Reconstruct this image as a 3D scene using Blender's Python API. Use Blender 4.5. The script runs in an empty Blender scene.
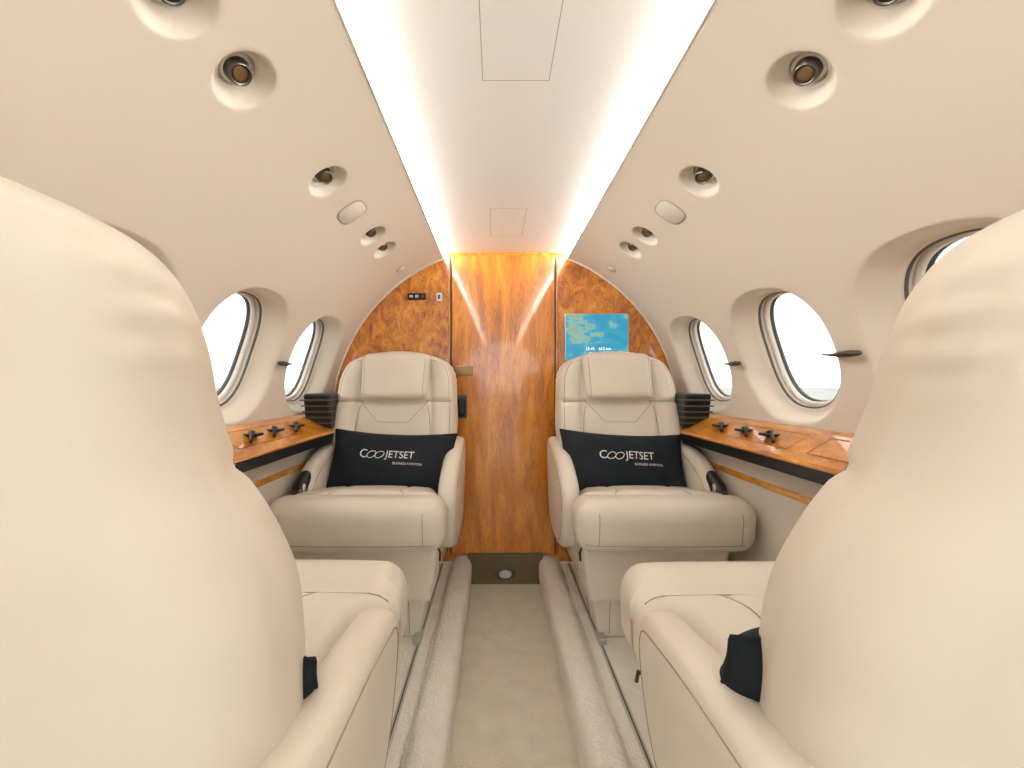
import bpy, bmesh, math, random
from mathutils import Vector, Matrix, noise
from mathutils.bvhtree import BVHTree
random.seed(3)
S = bpy.context.scene
S.view_settings.view_transform = 'Standard'
S.view_settings.look = 'None'
S.view_settings.exposure = 0.50

# ------------------------------------------------------------ materials
def newmat(name):
    m = bpy.data.materials.new(name); m.use_nodes = True
    nt = m.node_tree
    b = nt.nodes['Principled BSDF']
    return m, nt, b
def N(nt, t, **kw):
    n = nt.nodes.new(t)
    for k, v in kw.items(): setattr(n, k, v)
    return n
def ramp(nt, stops):
    r = N(nt, 'ShaderNodeValToRGB')
    e = r.color_ramp.elements
    while len(e) < len(stops): e.new(0.5)
    for i, (p, c) in enumerate(stops):
        e[i].position = p; e[i].color = (*c, 1)
    return r
def simple(name, col, rough=0.5, metal=0.0, bump=0.0, scale=60, var=0.0, coat=0.0, dist=0.002, spec=0.5):
    m, nt, b = newmat(name)
    b.inputs['Base Color'].default_value = (*col, 1)
    b.inputs['Roughness'].default_value = rough
    b.inputs['Metallic'].default_value = metal
    b.inputs['Coat Weight'].default_value = coat
    b.inputs['Specular IOR Level'].default_value = spec
    tc = N(nt, 'ShaderNodeTexCoord')
    nz = N(nt, 'ShaderNodeTexNoise'); nz.inputs['Scale'].default_value = scale; nz.inputs['Detail'].default_value = 4
    nt.links.new(tc.outputs['Object'], nz.inputs['Vector'])
    if var:
        r = ramp(nt, [(0.3, tuple(c*(1-var) for c in col)), (0.7, tuple(min(1, c*(1+var)) for c in col))])
        nt.links.new(nz.outputs['Fac'], r.inputs['Fac'])
        nt.links.new(r.outputs['Color'], b.inputs['Base Color'])
    if bump:
        bp = N(nt, 'ShaderNodeBump'); bp.inputs['Strength'].default_value = bump; bp.inputs['Distance'].default_value = dist
        nt.links.new(nz.outputs['Fac'], bp.inputs['Height'])
        nt.links.new(bp.outputs['Normal'], b.inputs['Normal'])
    return m
def emis(name, col, st):
    m, nt, b = newmat(name)
    b.inputs['Base Color'].default_value = (*col, 1)
    b.inputs['Emission Color'].default_value = (*col, 1)
    b.inputs['Emission Strength'].default_value = st
    return m

def leather_mat():
    m, nt, b = newmat('cream_leather')
    tc = N(nt, 'ShaderNodeTexCoord')
    big = N(nt, 'ShaderNodeTexNoise'); big.inputs['Scale'].default_value = 6; big.inputs['Detail'].default_value = 1.5; big.inputs['Distortion'].default_value = 0.4
    fine = N(nt, 'ShaderNodeTexVoronoi'); fine.inputs['Scale'].default_value = 420
    nt.links.new(tc.outputs['Object'], big.inputs['Vector']); nt.links.new(tc.outputs['Object'], fine.inputs['Vector'])
    r = ramp(nt, [(0.3, (0.79, 0.71, 0.605)), (0.7, (0.825, 0.75, 0.65))])
    nt.links.new(big.outputs['Fac'], r.inputs['Fac']); nt.links.new(r.outputs['Color'], b.inputs['Base Color'])
    b2 = N(nt, 'ShaderNodeBump'); b2.inputs['Strength'].default_value = 0.10; b2.inputs['Distance'].default_value = 0.0008
    nt.links.new(fine.outputs['Distance'], b2.inputs['Height'])
    nt.links.new(b2.outputs['Normal'], b.inputs['Normal'])
    b.inputs['Roughness'].default_value = 0.36
    b.inputs['Specular IOR Level'].default_value = 0.45
    return m
LEATHER = leather_mat()
SEAM = simple('seam_thread', (0.40, 0.33, 0.25), 0.7)
WALL = simple('cream_headliner', (0.79, 0.72, 0.625), 0.6, bump=0.12, scale=350, dist=0.001)
CEIL = simple('ceiling_white', (0.93, 0.92, 0.90), 0.5)
PLASTIC = simple('cream_plastic', (0.78, 0.73, 0.65), 0.4)
BLACK = simple('black_satin', (0.012, 0.012, 0.014), 0.35)
GUN = simple('gunmetal', (0.12, 0.11, 0.10), 0.3, metal=0.9)
BRONZE = simple('bronze_lens', (0.30, 0.20, 0.09), 0.3, metal=0.8)
GREY = simple('grey_rubber', (0.10, 0.10, 0.10), 0.5)
SILVER = simple('brushed_silver', (0.6, 0.6, 0.58), 0.35, metal=0.8)
TRACK = simple('track_alloy', (0.62, 0.59, 0.53), 0.5, metal=0.2)
LINE = simple('panel_gap', (0.40, 0.39, 0.37), 0.8, spec=0.1)
FABRIC = simple('navy_black_pillow_fabric', (0.007, 0.013, 0.019), 0.7, bump=0.5, scale=500, dist=0.001, spec=0.3)
WHITE = simple('white_print', (0.80, 0.80, 0.80), 0.6)
OLIVE = simple('olive_kick_panel', (0.15, 0.12, 0.055), 0.6)
COVE = emis('cove_led', (1.0, 0.97, 0.92), 62.0)

def carpet(name, c1, c2, sc):
    m, nt, b = newmat(name)
    tc = N(nt, 'ShaderNodeTexCoord')
    v = N(nt, 'ShaderNodeTexVoronoi'); v.inputs['Scale'].default_value = sc
    n = N(nt, 'ShaderNodeTexNoise'); n.inputs['Scale'].default_value = 14; n.inputs['Detail'].default_value = 6
    nt.links.new(tc.outputs['Object'], v.inputs['Vector']); nt.links.new(tc.outputs['Object'], n.inputs['Vector'])
    r = ramp(nt, [(0.25, c1), (0.75, c2)])
    nt.links.new(n.outputs['Fac'], r.inputs['Fac'])
    nt.links.new(r.outputs['Color'], b.inputs['Base Color'])
    bp = N(nt, 'ShaderNodeBump'); bp.inputs['Strength'].default_value = 0.7; bp.inputs['Distance'].default_value = 0.005; bp.invert = True
    nt.links.new(v.outputs['Distance'], bp.inputs['Height']); nt.links.new(bp.outputs['Normal'], b.inputs['Normal'])
    b.inputs['Roughness'].default_value = 0.95
    return m
CARPET = carpet('aisle_carpet', (0.76, 0.69, 0.55), (0.87, 0.80, 0.67), 230)
CARPET2 = carpet('platform_carpet', (0.90, 0.85, 0.76), (0.97, 0.93, 0.86), 110)

def wood(name, cols, stretch, rough=0.22, dist=1.2, spots=0.5):
    m, nt, b = newmat(name)
    tc = N(nt, 'ShaderNodeTexCoord')
    mp = N(nt, 'ShaderNodeMapping'); mp.inputs['Scale'].default_value = stretch
    nt.links.new(tc.outputs['Object'], mp.inputs['Vector'])
    n1 = N(nt, 'ShaderNodeTexNoise'); n1.inputs['Scale'].default_value = 5; n1.inputs['Detail'].default_value = 8; n1.inputs['Distortion'].default_value = dist; n1.inputs['Roughness'].default_value = 0.65
    nt.links.new(mp.outputs['Vector'], n1.inputs['Vector'])
    r = ramp(nt, [(0.34, cols[0]), (0.5, cols[1]), (0.66, cols[2])])
    nt.links.new(n1.outputs['Fac'], r.inputs['Fac'])
    n2 = N(nt, 'ShaderNodeTexNoise'); n2.inputs['Scale'].default_value = 26; n2.inputs['Detail'].default_value = 5; n2.inputs['Distortion'].default_value = 2.0
    nt.links.new(mp.outputs['Vector'], n2.inputs['Vector'])
    r2 = ramp(nt, [(0.34, (0.25, 0.13, 0.06)), (0.44, (1, 1, 1)), (0.8, (1.0, 1.0, 1.0))])
    nt.links.new(n2.outputs['Fac'], r2.inputs['Fac'])
    mx = N(nt, 'ShaderNodeMix'); mx.data_type = 'RGBA'; mx.blend_type = 'MULTIPLY'; mx.inputs['Factor'].default_value = spots
    nt.links.new(r.outputs['Color'], mx.inputs[6]); nt.links.new(r2.outputs['Color'], mx.inputs[7])
    nt.links.new(mx.outputs[2], b.inputs['Base Color'])
    b.inputs['Roughness'].default_value = 0.35
    b.inputs['Coat Weight'].default_value = 1.0
    b.inputs['Coat IOR'].default_value = 1.8
    b.inputs['Coat Roughness'].default_value = rough
    return m
WOOD_D = wood('burl_door', [(0.46, 0.130, 0.005), (0.68, 0.215, 0.008), (0.84, 0.34, 0.022)], (2.4, 2.4, 0.4), 0.09, 0.9, 0.45)
WOOD_S = wood('burl_side', [(0.34, 0.090, 0.004), (0.64, 0.205, 0.010), (0.84, 0.37, 0.035)], (3.0, 3.0, 1.7), 0.08, 1.2, 0.6)
WOOD_L = wood('burl_ledge', [(0.56, 0.17, 0.010), (0.78, 0.29, 0.025), (0.90, 0.42, 0.06)], (2.8, 1.0, 2.8), 0.08, 0.9, 0.4)

# ------------------------------------------------------------ helpers
def link(name, me, mat=None, parent=None, smooth=True):
    o = bpy.data.objects.new(name, me)
    S.collection.objects.link(o)
    if mat: me.materials.append(mat)
    if parent: o.parent = parent
    if smooth:
        for p in me.polygons: p.use_smooth = True
    return o
def mesh(name, vs, fs, mat=None, parent=None, smooth=True):
    me = bpy.data.meshes.new(name); me.from_pydata([tuple(v) for v in vs], [], fs); me.update()
    return link(name, me, mat, parent, smooth)
def empty(name, loc=(0, 0, 0), rz=0):
    e = bpy.data.objects.new(name, None); e.location = loc; e.rotation_euler = (0, 0, rz)
    e.empty_display_size = 0.1
    S.collection.objects.link(e); return e
def axis_coords(h, r, m, k=4):
    c = h - r
    core = [-c + 2*c*i/m for i in range(m+1)]
    ed = [r*math.tan(math.pi/4*i/k) for i in range(1, k+1)]
    return [-c-e for e in reversed(ed)] + core + [c+e for e in ed]
def soft_box(name, size, r, m=(8, 6, 6), center=(0, 0, 0), deform=None, mat=None, parent=None, k=4):
    hs = [s/2 for s in size]
    rr = min(r, min(hs)*0.999)
    ax = [axis_coords(hs[i], rr, m[i], k) for i in range(3)]
    n = [len(a)-1 for a in ax]
    idx = {}; vs = []; fs = []
    def vid(t):
        if t not in idx:
            p = Vector((ax[0][t[0]], ax[1][t[1]], ax[2][t[2]]))
            c = Vector([max(-(hs[i]-rr), min(hs[i]-rr, p[i])) for i in range(3)])
            d = p - c
            q = c + d.normalized()*rr if d.length > 1e-9 else p
            q = q + Vector(center)
            if deform: q = Vector(deform(q))
            idx[t] = len(vs); vs.append(q)
        return idx[t]
    for a in range(3):
        b, c = (a+1) % 3, (a+2) % 3
        for side in (0, n[a]):
            for i in range(n[b]):
                for j in range(n[c]):
                    def T(i, j):
                        t = [0, 0, 0]; t[a] = side; t[b] = i; t[c] = j; return tuple(t)
                    f = [vid(T(i, j)), vid(T(i+1, j)), vid(T(i+1, j+1)), vid(T(i, j+1))]
                    if side == 0: f.reverse()
                    fs.append(f)
    return mesh(name, vs, fs, mat, parent)
def tube(name, pts, r, mat, parent=None, closed=False, n=6):
    pts = [Vector(p) for p in pts]
    rs = r if isinstance(r, (list, tuple)) else [r]*len(pts)
    vs = []; fs = []
    L = len(pts); prev = None
    for i, p in enumerate(pts):
        a = pts[(i-1) % L] if (closed or i > 0) else p
        b = pts[(i+1) % L] if (closed or i < L-1) else p
        t = (b-a).normalized()
        if prev is None:
            up = Vector((0, 0, 1)) if abs(t.z) < 0.9 else Vector((1, 0, 0))
            u = t.cross(up).normalized()
        else:
            u = (prev - t*prev.dot(t)).normalized()
        prev = u; w = t.cross(u)
        for j in range(n):
            an = 2*math.pi*j/n
            vs.append(p + (u*math.cos(an) + w*math.sin(an))*rs[i])
    for i in range(L if closed else L-1):
        for j in range(n):
            i2 = (i+1) % L
            fs.append([i*n+j, i*n+(j+1) % n, i2*n+(j+1) % n, i2*n+j])
    if not closed:
        fs.append(list(range(n))[::-1]); fs.append([(L-1)*n+j for j in range(n)])
    return mesh(name, vs, fs, mat, parent)
def catmull(P, n=6, closed=True):
    P = [Vector(p) for p in P]; L = len(P); out = []
    rng = range(L) if closed else range(L-1)
    for i in rng:
        if closed: a, b, c, d = P[(i-1) % L], P[i], P[(i+1) % L], P[(i+2) % L]
        else: a, b, c, d = P[max(i-1, 0)], P[i], P[i+1], P[min(i+2, L-1)]
        for k in range(n):
            t = k/n
            out.append(0.5*((2*b)+(c-a)*t+(2*a-5*b+4*c-d)*t*t+(3*b-a-3*c+d)*t**3))
    if not closed: out.append(P[-1])
    return out
def lathe(name, prof, mat, parent=None, M=None, n=24):
    vs = []; fs = []
    for r, z in prof:
        for j in range(n):
            a = 2*math.pi*j/n
            v = Vector((r*math.cos(a), r*math.sin(a), z))
            vs.append(M @ v if M else v)
    for i in range(len(prof)-1):
        for j in range(n):
            fs.append([i*n+j, i*n+(j+1) % n, (i+1)*n+(j+1) % n, (i+1)*n+j])
    fs.append(list(range(n))[::-1]); fs.append([(len(prof)-1)*n+j for j in range(n)])
    return mesh(name, vs, fs, mat, parent)
def herm(tab, z):
    if z <= tab[0][0]: return tab[0][1]
    if z >= tab[-1][0]: return tab[-1][1]
    n = len(tab)
    def m(i):
        a = max(0, i-1); b = min(n-1, i+1)
        return (tab[b][1]-tab[a][1])/(tab[b][0]-tab[a][0])
    for i in range(n-1):
        if z <= tab[i+1][0]:
            h = tab[i+1][0]-tab[i][0]; t = (z-tab[i][0])/h
            return ((2*t**3-3*t*t+1)*tab[i][1] + (t**3-2*t*t+t)*h*m(i) + (-2*t**3+3*t*t)*tab[i+1][1] + (t**3-t*t)*h*m(i+1))
def sm(a, b, x):
    t = max(0, min(1, (x-a)/(b-a))); return t*t*(3-2*t)
def seam_on(obj, pts, direction, name, parent, r=0.0016, mat=None, off=0.0):
    me = obj.data
    bvh = BVHTree.FromPolygons([v.co for v in me.vertices], [tuple(p.vertices) for p in me.polygons])
    d = Vector(direction).normalized(); out = []
    for p in pts:
        h = bvh.ray_cast(Vector(p) - d*1.0, d)
        if h[0] is not None: out.append(h[0] - d*off)
    if len(out) > 2: return tube(name, out, r, mat or SEAM, parent)
def line(a, b, n=20):
    a = Vector(a); b = Vector(b)
    return [a.lerp(b, i/n) for i in range(n+1)]

# ------------------------------------------------------------ cabin shell
R, ZC = 0.93, 0.87
Y0, Y1 = -1.25, 2.26
S_LIP = R*math.asin(0.335/R)
WCY = [1.92, 1.38, 0.84, 0.30, -0.24, -0.78]; WH = 0.27
WS = 1.165; WHS = 0.240
VENTS = [(0.625, 1), (0.795, 1), (1.19, 0.97), (1.625, 0.90), (1.795, 0.90), (-0.35, 1), (-0.18, 1)]
VS = 0.558; VHS = 0.075; VHY = 0.085

def surf(side, s, y, d=0.0):
    th = s/R
    return Vector((side*(R+d)*math.sin(th), y, ZC+(R+d)*math.cos(th)))
def nrm(side, s):
    th = s/R
    return Vector((side*math.sin(th), 0, math.cos(th)))
def sup_r(dy, ds, ay, as_, p):
    return 1.0/((abs(dy/ay)**p+abs(ds/as_)**p)**(1/p))

def patch(side, sc, yc, hs, hy, inner, outer, depth, p, extra, vs, fs, n=16):
    per = []
    for i in range(n): per.append((-1+2*i/n, -1))
    for i in range(n): per.append((1, -1+2*i/n))
    for i in range(n): per.append((1-2*i/n, 1))
    for i in range(n): per.append((-1, 1-2*i/n))
    base = len(vs); L = len(per)
    spec = []
    for e in extra: spec.append(('i', e[0], e[1]))
    for k in range(0, 11):
        t = k/10
        spec.append(('m', t, depth*(1-sm(0, 1, t**1.3))))
    for k in range(1, 5): spec.append(('o', k/4, 0))
    for kind, t, d in spec:
        for (u, v) in per:
            dy, ds = u*hy, v*hs
            ri = sup_r(dy, ds, inner[0], inner[1], p); ro = sup_r(dy, ds, outer[0], outer[1], p)
            if kind == 'i': f = ri*t
            elif kind == 'm': f = ri+(ro-ri)*t
            else: f = ro+(1-ro)*t
            vs.append(surf(side, sc+ds*f, yc+dy*f, d))
    for r in range(len(spec)-1):
        for j in range(L):
            a, b = base+r*L+j, base+r*L+(j+1) % L
            f = [a, b, b+L, a+L]
            fs.append(f if side > 0 else f[::-1])
def grid(side, s0, s1, y0, y1, ns, ny, vs, fs):
    base = len(vs)
    for i in range(ns+1):
        for j in range(ny+1):
            vs.append(surf(side, s0+(s1-s0)*i/ns, y0+(y1-y0)*j/ny))
    for i in range(ns):
        for j in range(ny):
            a = base+i*(ny+1)+j
            f = [a, a+1, a+ny+2, a+ny+1]
            fs.append(f if side > 0 else f[::-1])

WI = (0.158, 0.190); WO = (0.228, 0.234)
for side, nm in ((-1, 'left'), (1, 'right')):
    vs, fs = [], []
    grid(side, S_LIP, VS-VHS, Y0, Y1, 6, 2, vs, fs)
    ycur = Y0
    for (vy, sc) in sorted(VENTS):
        grid(side, VS-VHS, VS+VHS, ycur, vy-VHY, 6, 1, vs, fs)
        patch(side, VS, vy, VHS, VHY, (0.034*sc, 0.034*sc), (0.062*sc, 0.062*sc), 0.026, 2.0,
              [(0.02, 0.045), (0.9, 0.045), (1.0, 0.030)], vs, fs, 10)
        ycur = vy+VHY
    grid(side, VS-VHS, VS+VHS, ycur, Y1, 6, 1, vs, fs)
    grid(side, VS+VHS, WS-WHS, Y0, Y1, 12, 2, vs, fs)
    for wy in WCY:
        patch(side, WS, wy, WHS, WH, WI, WO, 0.058, 2.4, [(0.97, 0.112), (0.985, 0.064)], vs, fs, 20)
    grid(side, WS-WHS, WS+WHS, WCY[0]+WH, Y1, 16, 1, vs, fs)
    grid(side, WS-WHS, WS+WHS, Y0, WCY[-1]-WH, 16, 1, vs, fs)
    grid(side, WS+WHS, 1.47, Y0, Y1, 4, 1, vs, fs)
    w = mesh('wall_'+nm, vs, fs, WALL)
    bm = bmesh.new(); bm.from_mesh(w.data); bmesh.ops.remove_doubles(bm, verts=bm.verts, dist=0.0004)
    bmesh.ops.recalc_face_normals(bm, faces=bm.faces); bm.to_mesh(w.data); bm.free()
    for p in w.data.polygons: p.use_smooth = True
    prof = [(0.925, 0.90), (0.875, 0.86), (0.87, 0.72), (0.868, 0.5), (0.86, 0.25), (0.84, 0.05)]
    vs = []; fs = []
    for x, z in prof:
        vs += [(side*x, Y0, z), (side*x, Y1, z)]
    for i in range(len(prof)-1): fs.append([2*i, 2*i+1, 2*i+3, 2*i+2])
    lw = mesh('wall_lower_'+nm, vs, fs, WALL)
    t = soft_box('trim_wood_strip_'+nm, (0.008, 3.45, 0.022), 0.003, (1, 2, 1), (side*0.866, 0.5, 0.722), None, WOOD_L)
    led = empty('window_ledge')
    prof = [(0.93, 0.93), (0.90, 0.921), (0.80, 0.862), (0.788, 0.855), (0.782, 0.848), (0.784, 0.842), (0.80, 0.842)]
    vs = []; fs = []
    for x, z in prof: vs += [(side*x, Y0, z), (side*x, 2.235, z)]
    for i in range(len(prof)-1): fs.append([2*i, 2*i+1, 2*i+3, 2*i+2])
    mesh('wood_top', vs, fs, WOOD_L, led, False)
    prof = [(0.80, 0.843), (0.784, 0.842), (0.790, 0.806), (0.80, 0.802), (0.875, 0.802)]
    vs = []; fs = []
    for x, z in prof: vs += [(side*x, Y0, z), (side*x, 2.235, z)]
    for i in range(len(prof)-1): fs.append([2*i, 2*i+1, 2*i+3, 2*i+2])
    mesh('black_edge', vs, fs, BLACK, led, False)
    for ya in (0.75, 1.25):
        def L(x, y): return (side*x, y, 0.862+(x-0.80)*0.59+0.0015)
        q = [L(0.815, ya), L(0.885, ya), L(0.885, ya+0.42), L(0.815, ya+0.42)]
        tube('slot_line', q, 0.0010, WOOD_S, led, closed=True, n=4)
    for wi, wy in enumerate(WCY):
        we = empty('window_%d' % (wi+1 + (6 if side > 0 else 0)))
        def ell(k, d, n=64):
            out = []
            for i in range(n):
                a = 2*math.pi*i/n; dy, ds = math.cos(a), math.sin(a)
                f = sup_r(dy, ds, WI[0], WI[1], 2.4)*k
                out.append(surf(side, WS+ds*f, wy+dy*f, d))
            return out
        tube('gasket', ell(0.985, 0.066), 0.0045, GREY, we, True, 8)
        tube('inner_frame', ell(0.94, 0.088), 0.009, PLASTIC, we, True, 8)
        tube('outer_gasket', ell(0.91, 0.104), 0.006, GREY, we, True, 8)
        pts = ell(0.97, 0.107); c = surf(side, WS, wy, 0.107)
        gm = bpy.data.materials.get('window_pane')
        if not gm:
            gm, nt, b = newmat('window_pane'); nt.nodes.remove(b)
            o = nt.nodes['Material Output']; tr = N(nt, 'ShaderNodeBsdfTransparent'); gl = N(nt, 'ShaderNodeBsdfGlossy')
            gl.inputs['Roughness'].default_value = 0.02
            mx = N(nt, 'ShaderNodeMixShader'); mx.inputs[0].default_value = 0.04
            nt.links.new(tr.outputs[0], mx.inputs[1]); nt.links.new(gl.outputs[0], mx.inputs[2]); nt.links.new(mx.outputs[0], o.inputs[0])
        mesh('pane', [c]+pts, [[0, i+1, (i+1) % 64+1] for i in range(64)], gm, we)
    for py in (1.65, 1.13, 0.57):
        sp = empty('window_shade_pull')
        sS = R*math.acos((1.15-ZC)/R)
        ax = [(-0.075, 0.004), (-0.07, 0.007), (-0.045, 0.0095), (-0.01, 0.009), (0.0, 0.005), (0.02, 0.004), (0.07, 0.0025)]
        tube('spindle', [surf(side, sS, py+a, -0.022+0.25*max(0, a)) for a, _ in ax], [r for _, r in ax], GUN, sp, n=10)
        tube('mount', [surf(side, sS, py+0.02, 0.004), surf(side, sS, py+0.02, -0.022)], 0.004, GUN, sp, n=10)
    for vi, (vy, sc) in enumerate(sorted(VENTS)):
        ve = empty('air_gasper' if vi % 2 else 'reading_light')
        nn = nrm(side, VS)
        c = surf(side, VS, vy, 0.036)
        tilt = Vector((-side*0.10, -0.28, -0.05))
        ax = (-nn + tilt).normalized()
        M = Matrix.Translation(c) @ ax.to_track_quat('Z', 'Y').to_matrix().to_4x4()
        k = sc*0.95
        lathe('socket', [(0.033*k, -0.004), (0.034*k, 0.004), (0.028*k, 0.008)], PLASTIC, ve, Matrix.Translation(c) @ (-nn).to_track_quat('Z', 'Y').to_matrix().to_4x4())
        lathe('nozzle', [(0.022*k, -0.004), (0.026*k, 0.008), (0.0245*k, 0.020), (0.020*k, 0.031), (0.018*k, 0.031), (0.017*k, 0.024)], GUN, ve, M)
        lathe('lens', [(0.0165*k, 0.022), (0.0165*k, 0.027), (0.010*k, 0.029)], BRONZE, ve, M)
    sp = empty('ceiling_speaker')
    def disc(name, s0, y0, r, mat, par, h=0.004, p=4):
        vs = []; n = 40
        for k, d in ((1.0, 0.001), (0.98, -h*0.6), (0.93, -h)):
            for i in range(n):
                a = 2*math.pi*i/n; dy, ds = math.cos(a), math.sin(a)
                f = sup_r(dy, ds, r, r, p)*k
                vs.append(surf(side, s0+ds*f, y0+dy*f, d))
        fs = [[k*n+i, k*n+(i+1) % n, (k+1)*n+(i+1) % n, (k+1)*n+i] for k in range(2) for i in range(n)]
        fs.append([2*n+i for i in range(n)])
        return mesh(name, vs, fs, mat, par)
    disc('gap', VS+0.004, 1.395, 0.053, LINE, sp, 0.0015, 3)
    disc('cover', VS+0.004, 1.395, 0.048, PLASTIC, sp, 0.003, 3)
    bt = empty('cabin_sensor_button')
    disc('ring', VS, 2.09, 0.024, LINE, bt, 0.0015, 2)
    disc('cap', VS, 2.09, 0.021, PLASTIC, bt, 0.005, 2)
    p0 = surf(side, S_LIP, 0)
    vs = []; fs = []
    prof = [(p0.x, p0.z), (p0.x-side*0.003, p0.z-0.001), (p0.x-side*0.003, p0.z+0.006), (p0.x+side*0.025, p0.z+0.010)]
    for x, z in prof: vs += [(x, Y0, z), (x, Y1, z)]
    for i in range(len(prof)-1): fs.append([2*i, 2*i+1, 2*i+3, 2*i+2])
    mesh('trim_cove_lip_'+nm, vs, fs, CEIL, None, False)
    x = p0.x+side*0.022
    mesh('trim_cove_led_'+nm, [(x, Y0, p0.z+0.011), (x, Y1, p0.z+0.011), (x, Y1, p0.z+0.026), (x, Y0, p0.z+0.026)], [[0, 1, 2, 3]], COVE, None, False)

# ceiling
vs = []; fs = []; n = 24
def cz(x): return 1.778-0.016*(x/0.37)**2
for i in range(n+1):
    x = -0.37+0.74*i/n
    vs += [(x, Y0, cz(x)), (x, Y1, cz(x))]
for i in range(n): fs.append([2*i, 2*i+1, 2*i+3, 2*i+2])
mesh('ceiling', vs, fs, CEIL)
def ceil_panel(x0, x1, y0, y1):
    z = cz(x0)-0.0012; g = 0.0016
    o = [(x0, y0), (x1, y0), (x1, y1), (x0, y1)]
    i_ = [(x0+g, y0+g), (x1-g, y0+g), (x1-g, y1-g), (x0+g, y1-g)]
    e = empty('ceiling_access_panel')
    mesh('shadow_gap', [(x, y, z) for x, y in o+i_], [[k, (k+1) % 4, 4+(k+1) % 4, 4+k] for k in range(4)], LINE, e, False)
ceil_panel(-0.082, 0.075, 0.45, 0.985)
ceil_panel(-0.075, 0.075, 1.70, 2.02)

# bulkhead
arc = []
RB = 0.96
for i in range(61):
    th = math.radians(-110+220*i/60)
    arc.append((RB*math.sin(th), 2.262, ZC+RB*math.cos(th)))
arc = [(-0.9, 2.262, -0.05)] + arc + [(0.9, 2.262, -0.05)]
b = mesh('wall_bulkhead', arc, [list(range(len(arc)))], WOOD_S, None, False)
de = empty('door_1')
soft_box('door_panel', (0.548, 0.02, 1.585), 0.004, (2, 1, 2), (-0.012, 2.247, 0.165+0.7925), None, WOOD_D, de)
for x in (-0.291, 0.267):
    soft_box('jamb', (0.006, 0.012, 1.60), 0.002, (1, 1, 1), (x, 2.256, 0.95), None, GREY, de)
    soft_box('jamb_bead', (0.012, 0.016, 1.60), 0.004, (1, 1, 1), (x+(0.010 if x > 0 else -0.010), 2.254, 0.95), None, WOOD_D, de)
soft_box('latch_plate', (0.10, 0.006, 0.05), 0.003, (1, 1, 1), (-0.225, 2.235, 1.135), None, BRONZE, de)
h = empty('door_handle')
soft_box('grip', (0.045, 0.05, 0.10), 0.015, (1, 1, 1), (-0.232, 2.214, 0.945), None, BLACK, h)
soft_box('rose', (0.055, 0.012, 0.12), 0.005, (1, 1, 1), (-0.232, 2.233, 0.945), None, GREY, h)
kp = soft_box('trim_kick_panel', (0.40, 0.02, 0.165), 0.004, (1, 1, 1), (-0.0, 2.245, 0.080), None, OLIVE)
fl = empty('aisle_floor_light')
MM = Matrix.Translation((0.0, 2.238, 0.055)) @ Matrix.Rotation(math.pi/2, 4, 'X') @ Matrix.Diagonal((1.5, 1.0, 1, 1))
lathe('surround', [(0.032, 0), (0.036, 0.005), (0.026, 0.010)], GREY, fl, MM)
lathe('lens', [(0.022, 0.004), (0.022, 0.011), (0.014, 0.013)], TRACK, fl, MM)
tube('trim_arch', [(0.928*math.sin(a), 2.25, ZC+0.928*math.cos(a)) for a in [math.radians(21+i*75/30) for i in range(31)]], 0.006, PLASTIC)
tube('trim_arch', [(-0.928*math.sin(a), 2.25, ZC+0.928*math.cos(a)) for a in [math.radians(21+i*75/30) for i in range(31)]], 0.006, PLASTIC)

sw = empty('cabin_switch_panel')
soft_box('plate', (0.10, 0.008, 0.036), 0.003, (1, 1, 1), (-0.475, 2.256, 1.535), None, BLACK, sw)
for i in range(3):
    soft_box('button', (0.018, 0.006, 0.014), 0.002, (1, 1, 1), (-0.505+i*0.03, 2.250, 1.535), None, (SILVER if i != 2 else GUN), sw)
sw2 = empty('light_switch')
soft_box('plate', (0.030, 0.008, 0.045), 0.003, (1, 1, 1), (-0.355, 2.256, 1.532), None, WHITE, sw2)
soft_box('rocker', (0.012, 0.008, 0.022), 0.002, (1, 1, 1), (-0.355, 2.250, 1.532), None, GUN, sw2)

# screen
def screen_mat():
    m, nt, b = newmat('map_display')
    tc = N(nt, 'ShaderNodeTexCoord')
    n1 = N(nt, 'ShaderNodeTexNoise'); n1.inputs['Scale'].default_value = 6; n1.inputs['Detail'].default_value = 9; n1.inputs['Roughness'].default_value = 0.6
    mp = N(nt, 'ShaderNodeMapping'); mp.inputs['Location'].default_value = (1.35, 0, 0.45)
    mp.inputs['Rotation'].default_value = (0, 0.6, 0); mp.inputs['Scale'].default_value = (0.8, 1, 1.6)
    nt.links.new(tc.outputs['Object'], mp.inputs['Vector']); nt.links.new(mp.outputs['Vector'], n1.inputs['Vector'])
    r = ramp(nt, [(0.0, (0.02, 0.30, 0.52)), (0.46, (0.03, 0.38, 0.60)), (0.535, (0.06, 0.46, 0.66)), (0.545, (0.32, 0.60, 0.50)), (0.60, (0.30, 0.50, 0.33)), (0.7, (0.50, 0.50, 0.30))])
    nt.links.new(n1.outputs['Fac'], r.inputs['Fac'])
    nt.links.new(r.outputs['Color'], b.inputs['Emission Color']); b.inputs['Emission Strength'].default_value = 0.58
    b.inputs['Base Color'].default_value = (0.01, 0.02, 0.03, 1); b.inputs['Roughness'].default_value = 0.3
    return m
sc = empty('cabin_map_monitor')
soft_box('bezel', (0.345, 0.02, 0.255), 0.006, (2, 1, 2), (0.488, 2.25, 1.315), None, SILVER, sc)
soft_box('display', (0.332, 0.004, 0.242), 0.001, (1, 1, 1), (0.488, 2.2395, 1.315), None, screen_mat(), sc)
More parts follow.
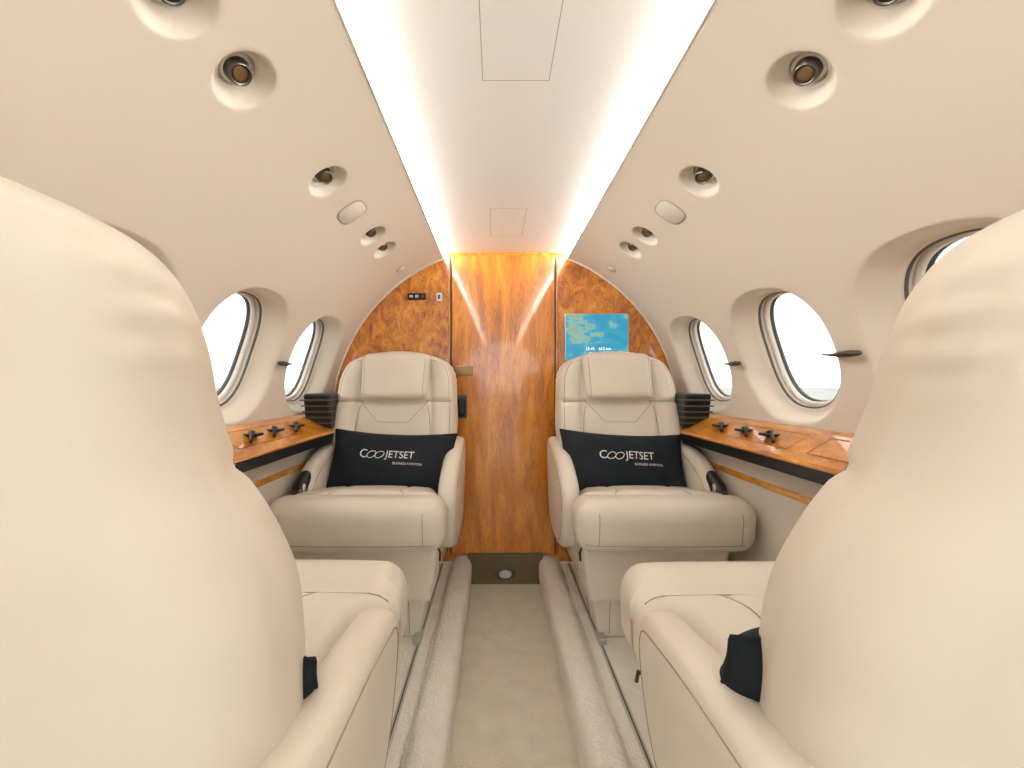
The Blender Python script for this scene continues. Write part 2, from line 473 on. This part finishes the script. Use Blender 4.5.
def text_mesh(body, size, name, extrude=0.0):
    cu = bpy.data.curves.new(name, 'FONT'); cu.body = body; cu.size = size; cu.align_x = 'CENTER'; cu.align_y = 'CENTER'
    cu.extrude = extrude
    ob = bpy.data.objects.new(name+'_tmp', cu); S.collection.objects.link(ob)
    bpy.context.view_layer.update()
    dg = bpy.context.evaluated_depsgraph_get()
    me = bpy.data.meshes.new_from_object(ob.evaluated_get(dg))
    bpy.data.objects.remove(ob)
    return me
EM_W = emis('display_text', (1, 1, 1), 0.8)
for (t, x, z, s_) in (('12:45', 0.45, 1.252, 0.022), ('612 km', 0.53, 1.252, 0.022), ('DESTINATION', 0.49, 1.228, 0.014)):
    me = text_mesh(t, s_, 'txt')
    for v in me.vertices: v.co = Vector((x+v.co.x, 2.2368, z+v.co.y))
    link('display_text', me, EM_W, sc, False)

# floor
mesh('floor', [(-0.19, Y0, 0), (0.19, Y0, 0), (0.19, Y1, 0), (-0.19, Y1, 0)], [[0, 1, 2, 3]], CARPET, None, False)
for side, nm in ((-1, 'left'), (1, 'right')):
    prof = [(0.184, -0.002), (0.180, 0.03), (0.178, 0.08), (0.181, 0.110), (0.192, 0.130), (0.212, 0.140), (0.244, 0.141), (0.266, 0.134), (0.280, 0.118), (0.284, 0.108), (0.289, 0.104), (0.292, 0.110), (0.30, 0.110), (0.9, 0.110)]
    pr = catmull([(x, z, 0) for x, z in prof], 4, False)
    vs = []; fs = []; ny = 110
    for j in range(ny+1):
        y = Y0+(Y1-Y0)*j/ny
        for v in pr:
            w = noise.noise(Vector((v.x*6, y*5, side)))*0.005 if v.x < 0.285 and v.y > 0.02 else 0
            vs.append((side*(v.x+w), y, v.y+w))
    m_ = len(pr)
    for j in range(ny):
        for i in range(m_-1):
            a = j*m_+i; fs.append([a, a+1, a+m_+1, a+m_])
    mesh('floor_platform_'+nm, vs, fs, CARPET2)
    tr = empty('seat_track')
    soft_box('rail', (0.016, 3.4, 0.006), 0.002, (1, 2, 1), (side*0.335, 0.52, 0.112), None, TRACK, tr)
    soft_box('slot', (0.005, 3.4, 0.003), 0.001, (1, 2, 1), (side*0.335, 0.52, 0.1146), None, GREY, tr)

# ------------------------------------------------------------ seats
WTAB = [(0.60, 0.268), (0.72, 0.278), (0.86, 0.292), (1.00, 0.286), (1.09, 0.280), (1.14, 0.263), (1.175, 0.232), (1.20, 0.175), (1.215, 0.13)]
WTAB2 = [(0.60, 0.265), (0.70, 0.276), (0.78, 0.287), (0.86, 0.292), (0.93, 0.276), (0.985, 0.254), (1.04, 0.248), (1.10, 0.252), (1.145, 0.244), (1.18, 0.215), (1.215, 0.15)]
def build_seat(loc, rz, aisle, rec=0.30, armk=1.0, WT=WTAB):
    e = empty('cabin_seat', loc, rz)
    F = 0.110
    def d_low(q):
        t = (q.z-F)/0.18
        return (q.x*(0.86+0.14*t), q.y+0.02*(1-t)*(1 if q.y < 0.3 else 0), q.z)
    base = soft_box('pedestal_base', (0.44, 0.46, 0.17), 0.012, (4, 4, 3), (0, 0.37, F+0.085), d_low, LEATHER, e)
    def d_up(q):
        t = (q.z-0.27)/0.24
        return (q.x*(0.88+0.12*t), q.y-0.03*t*(1 if q.y < 0.3 else 0), q.z)
    up = soft_box('pedestal_fairing', (0.54, 0.52, 0.25), 0.02, (4, 4, 4), (0, 0.36, 0.395), d_up, LEATHER, e)
    soft_box('pedestal_reveal', (0.42, 0.44, 0.02), 0.004, (1, 1, 1), (0, 0.37, 0.278), None, GREY, e)
    for sx in (-1, 1):
        soft_box('track_foot', (0.03, 0.07, 0.022), 0.006, (1, 1, 1), (sx*0.185, 0.145, F+0.012), None, SILVER, e)
    for s_ in (-1, 1):
        seam_on(up, line((0.5*s_, 0.14, 0.50), (0.5*s_, 0.30, 0.30), 14), (-s_, 0, 0), 'seam', e, 0.0022)
        seam_on(up, line((0.5*s_, 0.30, 0.30), (0.5*s_, 0.56, 0.36), 14), (-s_, 0, 0), 'seam', e, 0.0022)
        seam_on(base, line((0.5*s_, 0.26, 0.27), (0.5*s_, 0.30, 0.125), 14), (-s_, 0, 0), 'seam', e, 0.0022)
        seam_on(base, line((0.15*s_, -0.1, 0.27), (0.15*s_, -0.1, 0.125), 14), (0, 1, 0), 'seam', e, 0.0016)
    tube('release_lever', [(aisle*0.262, 0.11, 0.47), (aisle*0.275, 0.085, 0.462), (aisle*0.275, 0.075, 0.435)], 0.004, BLACK, e, n=8)
    def d_c(q):
        x, y, z = q
        k = 1-0.21*sm(0.13, 0.22, y)
        top = (z-0.50)/0.155
        nx = abs(x)/0.310
        z += top*(0.014*math.exp(-((y-0.05)/0.06)**2) - 0.05*sm(0.12, 0.55, y))
        z += top*0.012*(1-min(1, nx)**2)*sm(0.1, 0.2, y)
        z -= top*0.012*math.exp(-((y-0.137)/0.012)**2)
        z -= (1-top)*0.018*(1 if y < 0.15 else 0)
        cx = 0.145+0.04*sm(0.15, 0.55, y)
        if y > 0.14: z -= top*0.008*math.exp(-((abs(x)-cx)/0.009)**2)
        y += (1-top)*0.02*(1 if y < 0.2 else 0) + 0.012*min(1, nx)**3*(1 if y < 0.1 else 0)
        return (x*k-aisle*0.012, y, z)
    cu = soft_box('seat_cushion', (0.620, 0.61, 0.155), 0.055, (44, 44, 3), (0, 0.275, 0.5775), d_c, LEATHER, e, 6)
    seam_on(cu, line((-0.28, 0.137, 0.7), (0.28, 0.137, 0.7), 30), (0, 0, -1), 'seam', e)
    for s_ in (-1, 1):
        seam_on(cu, [(s_*(0.145+0.04*sm(0.15, 0.55, y))*(1-0.21*sm(0.13, 0.22, y))-aisle*0.012, y, 0.7) for y in [0.143+i*0.018 for i in range(20)]], (0, 0, -1), 'seam', e, 0.0013)
        seam_on(cu, line((s_*0.240-aisle*0.012, -0.06, 0.52), (s_*0.240-aisle*0.012, -0.06, 0.63), 14), (0, 1, 0), 'seam', e, 0.0013)
    seam_on(cu, line((-0.27, -0.06, 0.518), (0.265, -0.06, 0.518), 30), (0, 1, 0), 'seam', e)
    def d_b(q):
        x, y, z = q
        w = herm(WT, z)
        nx = x/0.29; th = 1.0-0.30*sm(0.90, 1.22, z)
        yy = y*th
        a = min(1, abs(nx))
        if y < 0:
            f = -y/0.065
            yy -= 0.024*sm(0.50, 0.78, a)*(1-sm(0.93, 1.0, a))*f
            yy += 0.014*math.exp(-((a-0.60)/0.030)**2)*f
            yy += 0.014*math.exp(-((z-0.985)/0.010)**2)*f
            yy -= 0.012*math.exp(-((z-0.76)/0.09)**2)*(1-a*a)*f
        else:
            yy += 0.040*(1-a**2.4)*(y/0.065)*(1-0.4*sm(0.95, 1.2, z))
        # short gathers where the leather wraps the upper side edge
        g = sm(0.93, 1.0, a)*sm(1.03, 1.08, z)*(1-sm(1.16, 1.19, z))
        xw = w*(1+0.006*math.sin(z*210)*g)
        zz = z + 0.012*(1-a*a)*sm(1.1, 1.2, z)
        return (nx*xw, yy+0.55+(z-0.77)*rec, zz)
    bk = soft_box('seat_back', (0.58, 0.13, 0.615), 0.05, (54, 4, 76), (0, 0, 0.9075), d_b, LEATHER, e, 7)
    def by(z): return 0.55+(z-0.77)*rec
    pts = []
    zs = [0.66+i*0.54/46 for i in range(47)]
    left = [(-(herm(WT, z)-0.03), by(z), z) for z in zs if z < 1.172]
    right = [((herm(WT, z)-0.03), by(z), z) for z in zs if z < 1.172]
    top = [((-1+2*i/16)*0.18, by(1.185), 1.178+0.012*(1-((-1+2*i/16))**2)) for i in range(17)]
    seam_on(bk, left+top+right[::-1], (0, 1, 0), 'seam', e, 0.0014)
    for s_ in (-1, 1):
        seam_on(bk, line((s_*0.262, 0.3, 0.985), (s_*0.15, 0.3, 0.985), 14) if WT is WTAB else line((s_*0.235, 0.3, 0.985), (s_*0.15, 0.3, 0.985), 14), (0, 1, 0), 'seam', e, 0.002)
        seam_on(bk, [(s_*x, 0.3, z) for x, z in [(0.15, 0.985), (0.158, 0.96), (0.166, 0.92), (0.172, 0.86), (0.175, 0.80), (0.175, 0.72)]], (0, 1, 0), 'seam', e, 0.002)
        seam_on(bk, line((s_*0.15, 0.3, 0.975), (s_*0.07, 0.3, 0.89), 12), (0, 1, 0), 'seam', e, 0.0012)
    seam_on(bk, line((-0.07, 0.3, 0.89), (0.07, 0.3, 0.89), 12), (0, 1, 0), 'seam', e, 0.0012)
    def d_h(q):
        x, y, z = q
        a = min(1, abs(x)/0.155)
        yy = y-0.014*(1-a*a)*(1 if y < 0 else 0)
        xx = x*(1+0.05*sm(1.0, 1.2, z))
        return (xx, yy+by(z)-0.070, z)
    hd = soft_box('headrest', (0.31, 0.080, 0.215), 0.036, (14, 3, 10), (0, 0, 1.103), d_h, LEATHER, e, 6)
    for s_ in (-1, 1):
        seam_on(hd, line((s_*0.135, 0.3, 1.010), (s_*0.142, 0.3, 1.193), 16), (0, 1, 0), 'seam', e, 0.0013)
    P = [(0.66, 0.80), (0.52, 0.795), (0.40, 0.775), (0.30, 0.735), (0.225, 0.68), (0.192, 0.615), (0.20, 0.54), (0.235, 0.46), (0.30, 0.40), (0.40, 0.365), (0.54, 0.36), (0.64, 0.40), (0.68, 0.50), (0.69, 0.66)]
    P = [(a, b if b < 0.66 else 0.66+(b-0.66)*armk) for a, b in P]
    for s_, th, nm in ((aisle, 0.072, 'aisle_arm'), (-aisle, 0.072, 'wall_arm')):
        pr = catmull([(a, b, 0) for a, b in P], 6, True)
        L = len(pr)
        nr = []
        for i in range(L):
            t = (pr[(i+1) % L]-pr[i-1]).normalized(); nr.append(Vector((t.y, -t.x, 0)))
        cen = sum(pr, Vector())/L
        if (pr[0]-cen).dot(nr[0]) < 0: nr = [-v for v in nr]
        xc = s_*0.287; r = 0.030
        secs = []
        for k in range(7):
            a = math.pi/2*(1-k/6); secs.append((-(th/2-r)-r*math.sin(a), r*(1-math.cos(a))))
        for k in range(7):
            a = math.pi/2*k/6; secs.append(((th/2-r)+r*math.sin(a), r*(1-math.cos(a))))
        vs = []; fs = []
        secs = [(secs[0][0]-0.003, 0.05)]+secs+[(secs[-1][0]+0.003, 0.05)]
        for dx, ins in secs:
            for i in range(L):
                p = pr[i]-nr[i]*ins
                lean = 0.03*(0.75-p.y)
                vs.append((xc+dx-s_*lean, p.x, p.y))
        for k in range(len(secs)-1):
            for i in range(L):
                fs.append([k*L+i, k*L+(i+1) % L, (k+1)*L+(i+1) % L, (k+1)*L+i])
        fs.append(list(range(L))[::-1]); fs.append([(len(secs)-1)*L+i for i in range(L)])
        ao = mesh(nm, vs, fs, LEATHER, e)
        bm = bmesh.new(); bm.from_mesh(ao.data); bmesh.ops.recalc_face_normals(bm, faces=bm.faces); bm.to_mesh(ao.data); bm.free()
        for p_ in ao.data.polygons: p_.use_smooth = True
        for sd in (1, -1):
            q = []
            for i in range(L):
                p = pr[i]-nr[i]*0.031; lean = 0.03*(0.75-p.y)
                q.append((xc+sd*(th/2+0.0003)-s_*lean, p.x, p.y))
            tube('arm_seam', q, 0.0015, SEAM, e, True)
    lz = 0.0 if armk > 0.9 else -0.035
    def d_k(q): return (q.x, q.y, q.z-0.9*(0.26-q.y)*0.6)
    soft_box('hand_control', (0.050, 0.10, 0.075), 0.024, (2, 2, 2), (-aisle*0.283, 0.215, 0.690+lz), d_k, BLACK, e)
    soft_box('hand_control_ring', (0.054, 0.030, 0.060), 0.014, (2, 2, 2), (-aisle*0.283, 0.190, 0.690+lz), d_k, SILVER, e)
    soft_box('hand_control_face', (0.040, 0.014, 0.046), 0.006, (2, 2, 2), (-aisle*0.283, 0.172, 0.690+lz), d_k, GUN, e)
    return e

def pillow(loc, rz, tilt, w=0.550, hgt=0.285, T=0.068, roll=0.0):
    e = empty('throw_pillow', loc, rz)
    M = Matrix.Rotation(roll, 4, 'Y') @ Matrix.Rotation(math.radians(90)-tilt, 4, 'X')
    def Tz(u, v):
        a = max(0, 1-abs(u)**3.2); b = max(0, 1-abs(v)**2.6)
        wr = 0.012*noise.noise(Vector((u*4, v*2.5, loc[0]*7)))
        return T*(a**0.6)*(b**0.6)+wr*(a*b)**0.5
    def XY(u, v):
        px = u*w/2*(1-0.06*(1-abs(v)**2)*abs(u)**6); py = v*hgt/2*(1-0.13*(1-abs(u)**2)*abs(v)**4)
        return px, py
    nu, nv = 48, 30; vs = []; fs = []; ix = {}
    for sd in (1, -1):
        for i in range(nu+1):
            for j in range(nv+1):
                edge = i in (0, nu) or j in (0, nv)
                if edge and sd == -1: ix[(sd, i, j)] = ix[(1, i, j)]; continue
                u = math.sin(math.pi/2*(-1+2*i/nu)); v = math.sin(math.pi/2*(-1+2*j/nv))
                x, y = XY(u, v); ix[(sd, i, j)] = len(vs)
                vs.append(M @ Vector((x, y, sd*Tz(u, v) if not edge else 0)))
    for sd in (1, -1):
        for i in range(nu):
            for j in range(nv):
                f = [ix[(sd, i, j)], ix[(sd, i+1, j)], ix[(sd, i+1, j+1)], ix[(sd, i, j+1)]]
                if sd < 0: f.reverse()
                fs.append(f)
    mesh('cushion_cover', vs, fs, FABRIC, e)
    pip = []
    K = 40
    for i in range(K): pip.append(XY(-1+2*i/K, -1))
    for i in range(K): pip.append(XY(1, -1+2*i/K))
    for i in range(K): pip.append(XY(1-2*i/K, 1))
    for i in range(K): pip.append(XY(-1, 1-2*i/K))
    tube('piping', [M @ Vector((x, y, 0)) for x, y in pip], 0.003, FABRIC, e, True)
    def put(me, ox, oy, sx=1.0):
        for vtx in me.vertices:
            x = vtx.co.x*sx+ox; y = vtx.co.y+oy
            u = x/(w/2); v = y/(hgt/2)
            vtx.co = M @ Vector((x, y, Tz(u, v)+0.003))
        link('printed_lettering', me, WHITE, e, False)
    put(text_mesh('C', 0.050, 't'), -0.105, 0.018, 1.0)
    put(text_mesh('JETSET', 0.045, 't'), 0.050, 0.018, 0.92)
    put(text_mesh('BUSINESS AVIATION', 0.0135, 't'), 0.085, -0.018, 1.0)
    for k in (0, 1):
        q = []
        for i in range(28):
            a = 2*math.pi*i/28
            x = -0.070+k*0.034+0.017*math.cos(a)+0.006*math.sin(a); y = 0.016+0.015*math.sin(a)
            q.append(M @ Vector((x, y, Tz(x/(w/2), y/(hgt/2))+0.002)))
        tube('printed_ring', q, 0.0016, WHITE, e, True, 5)
    return e

SX = 0.525
build_seat((-SX, 1.42, 0), 0, 1, 0.28)
build_seat((SX, 1.42, 0), 0, -1, 0.28)
build_seat((-SX-0.020, 0.975, 0), math.pi, -1, 0.335, 0.30, WTAB2)
build_seat((SX-0.002, 0.965, 0), math.pi, 1, 0.345, 0.30, WTAB2)
pillow((-0.505, 1.42+0.41, 0.722), math.radians(-2), math.radians(24), roll=math.radians(2))
pillow((0.505, 1.42+0.41, 0.719), math.radians(2), math.radians(24), roll=math.radians(3))
pillow((-0.520, 0.97-0.435, 0.650), math.pi, math.radians(30), w=0.53, hgt=0.24)
pillow((0.480, 0.97-0.435, 0.665), math.pi, math.radians(28), w=0.53, hgt=0.26)

for side in (-1, 1):
    bx = empty('ledge_stowage_box')
    def dd(q):
        t = (q.z-0.86)/0.15
        return (q.x, q.y-0.03*t, q.z)
    soft_box('body', (0.115, 0.20, 0.155), 0.012, (2, 2, 2), (side*0.845, 1.98, 0.945), dd, BLACK, bx)
    for i in range(5):
        soft_box('rib', (0.118, 0.206, 0.006), 0.002, (1, 1, 1), (side*0.845, 1.978-0.03*(i*0.2), 0.89+i*0.026), dd, GREY, bx)
    for yy, k in ((1.66, 0), (1.50, 1), (1.36, 0)):
        g = empty('ledge_latch')
        zz = 0.862+0.045*0.59
        tube('lever', catmull([(side*0.86, yy+0.05, zz+0.012), (side*0.85, yy+0.01, zz+0.022), (side*0.83, yy-0.02, zz+0.012), (side*0.815, yy-0.05, zz-0.004)], 4, False), 0.006, BLACK, g, n=8)
        soft_box('pad', (0.05, 0.05, 0.010), 0.004, (1, 1, 1), (side*0.85, yy+0.02, zz+0.010), None, BLACK, g)

# ------------------------------------------------------------ outside
mesh('ground_apron', [(-300, -300, -1.6), (300, -300, -1.6), (300, 300, -1.6), (-300, 300, -1.6)], [[0, 1, 2, 3]],
     simple('apron_concrete', (0.32, 0.34, 0.31), 0.9, var=0.15, scale=0.05), None, False)

w = bpy.data.worlds.new('overcast'); S.world = w; w.use_nodes = True
bg = w.node_tree.nodes['Background']; bg.inputs[0].default_value = (1.0, 0.99, 0.97, 1); bg.inputs[1].default_value = 1.6

# ------------------------------------------------------------ camera
c = bpy.data.cameras.new('camera'); co = bpy.data.objects.new('camera', c); S.collection.objects.link(co)
co.location = (-0.05, 0, 1.065); co.rotation_euler = (math.pi/2, 0, 0)
c.sensor_width = 36; c.lens = 420/1024*36; c.shift_x = 16/1024; c.clip_start = 0.01; c.clip_end = 1000
S.camera = co
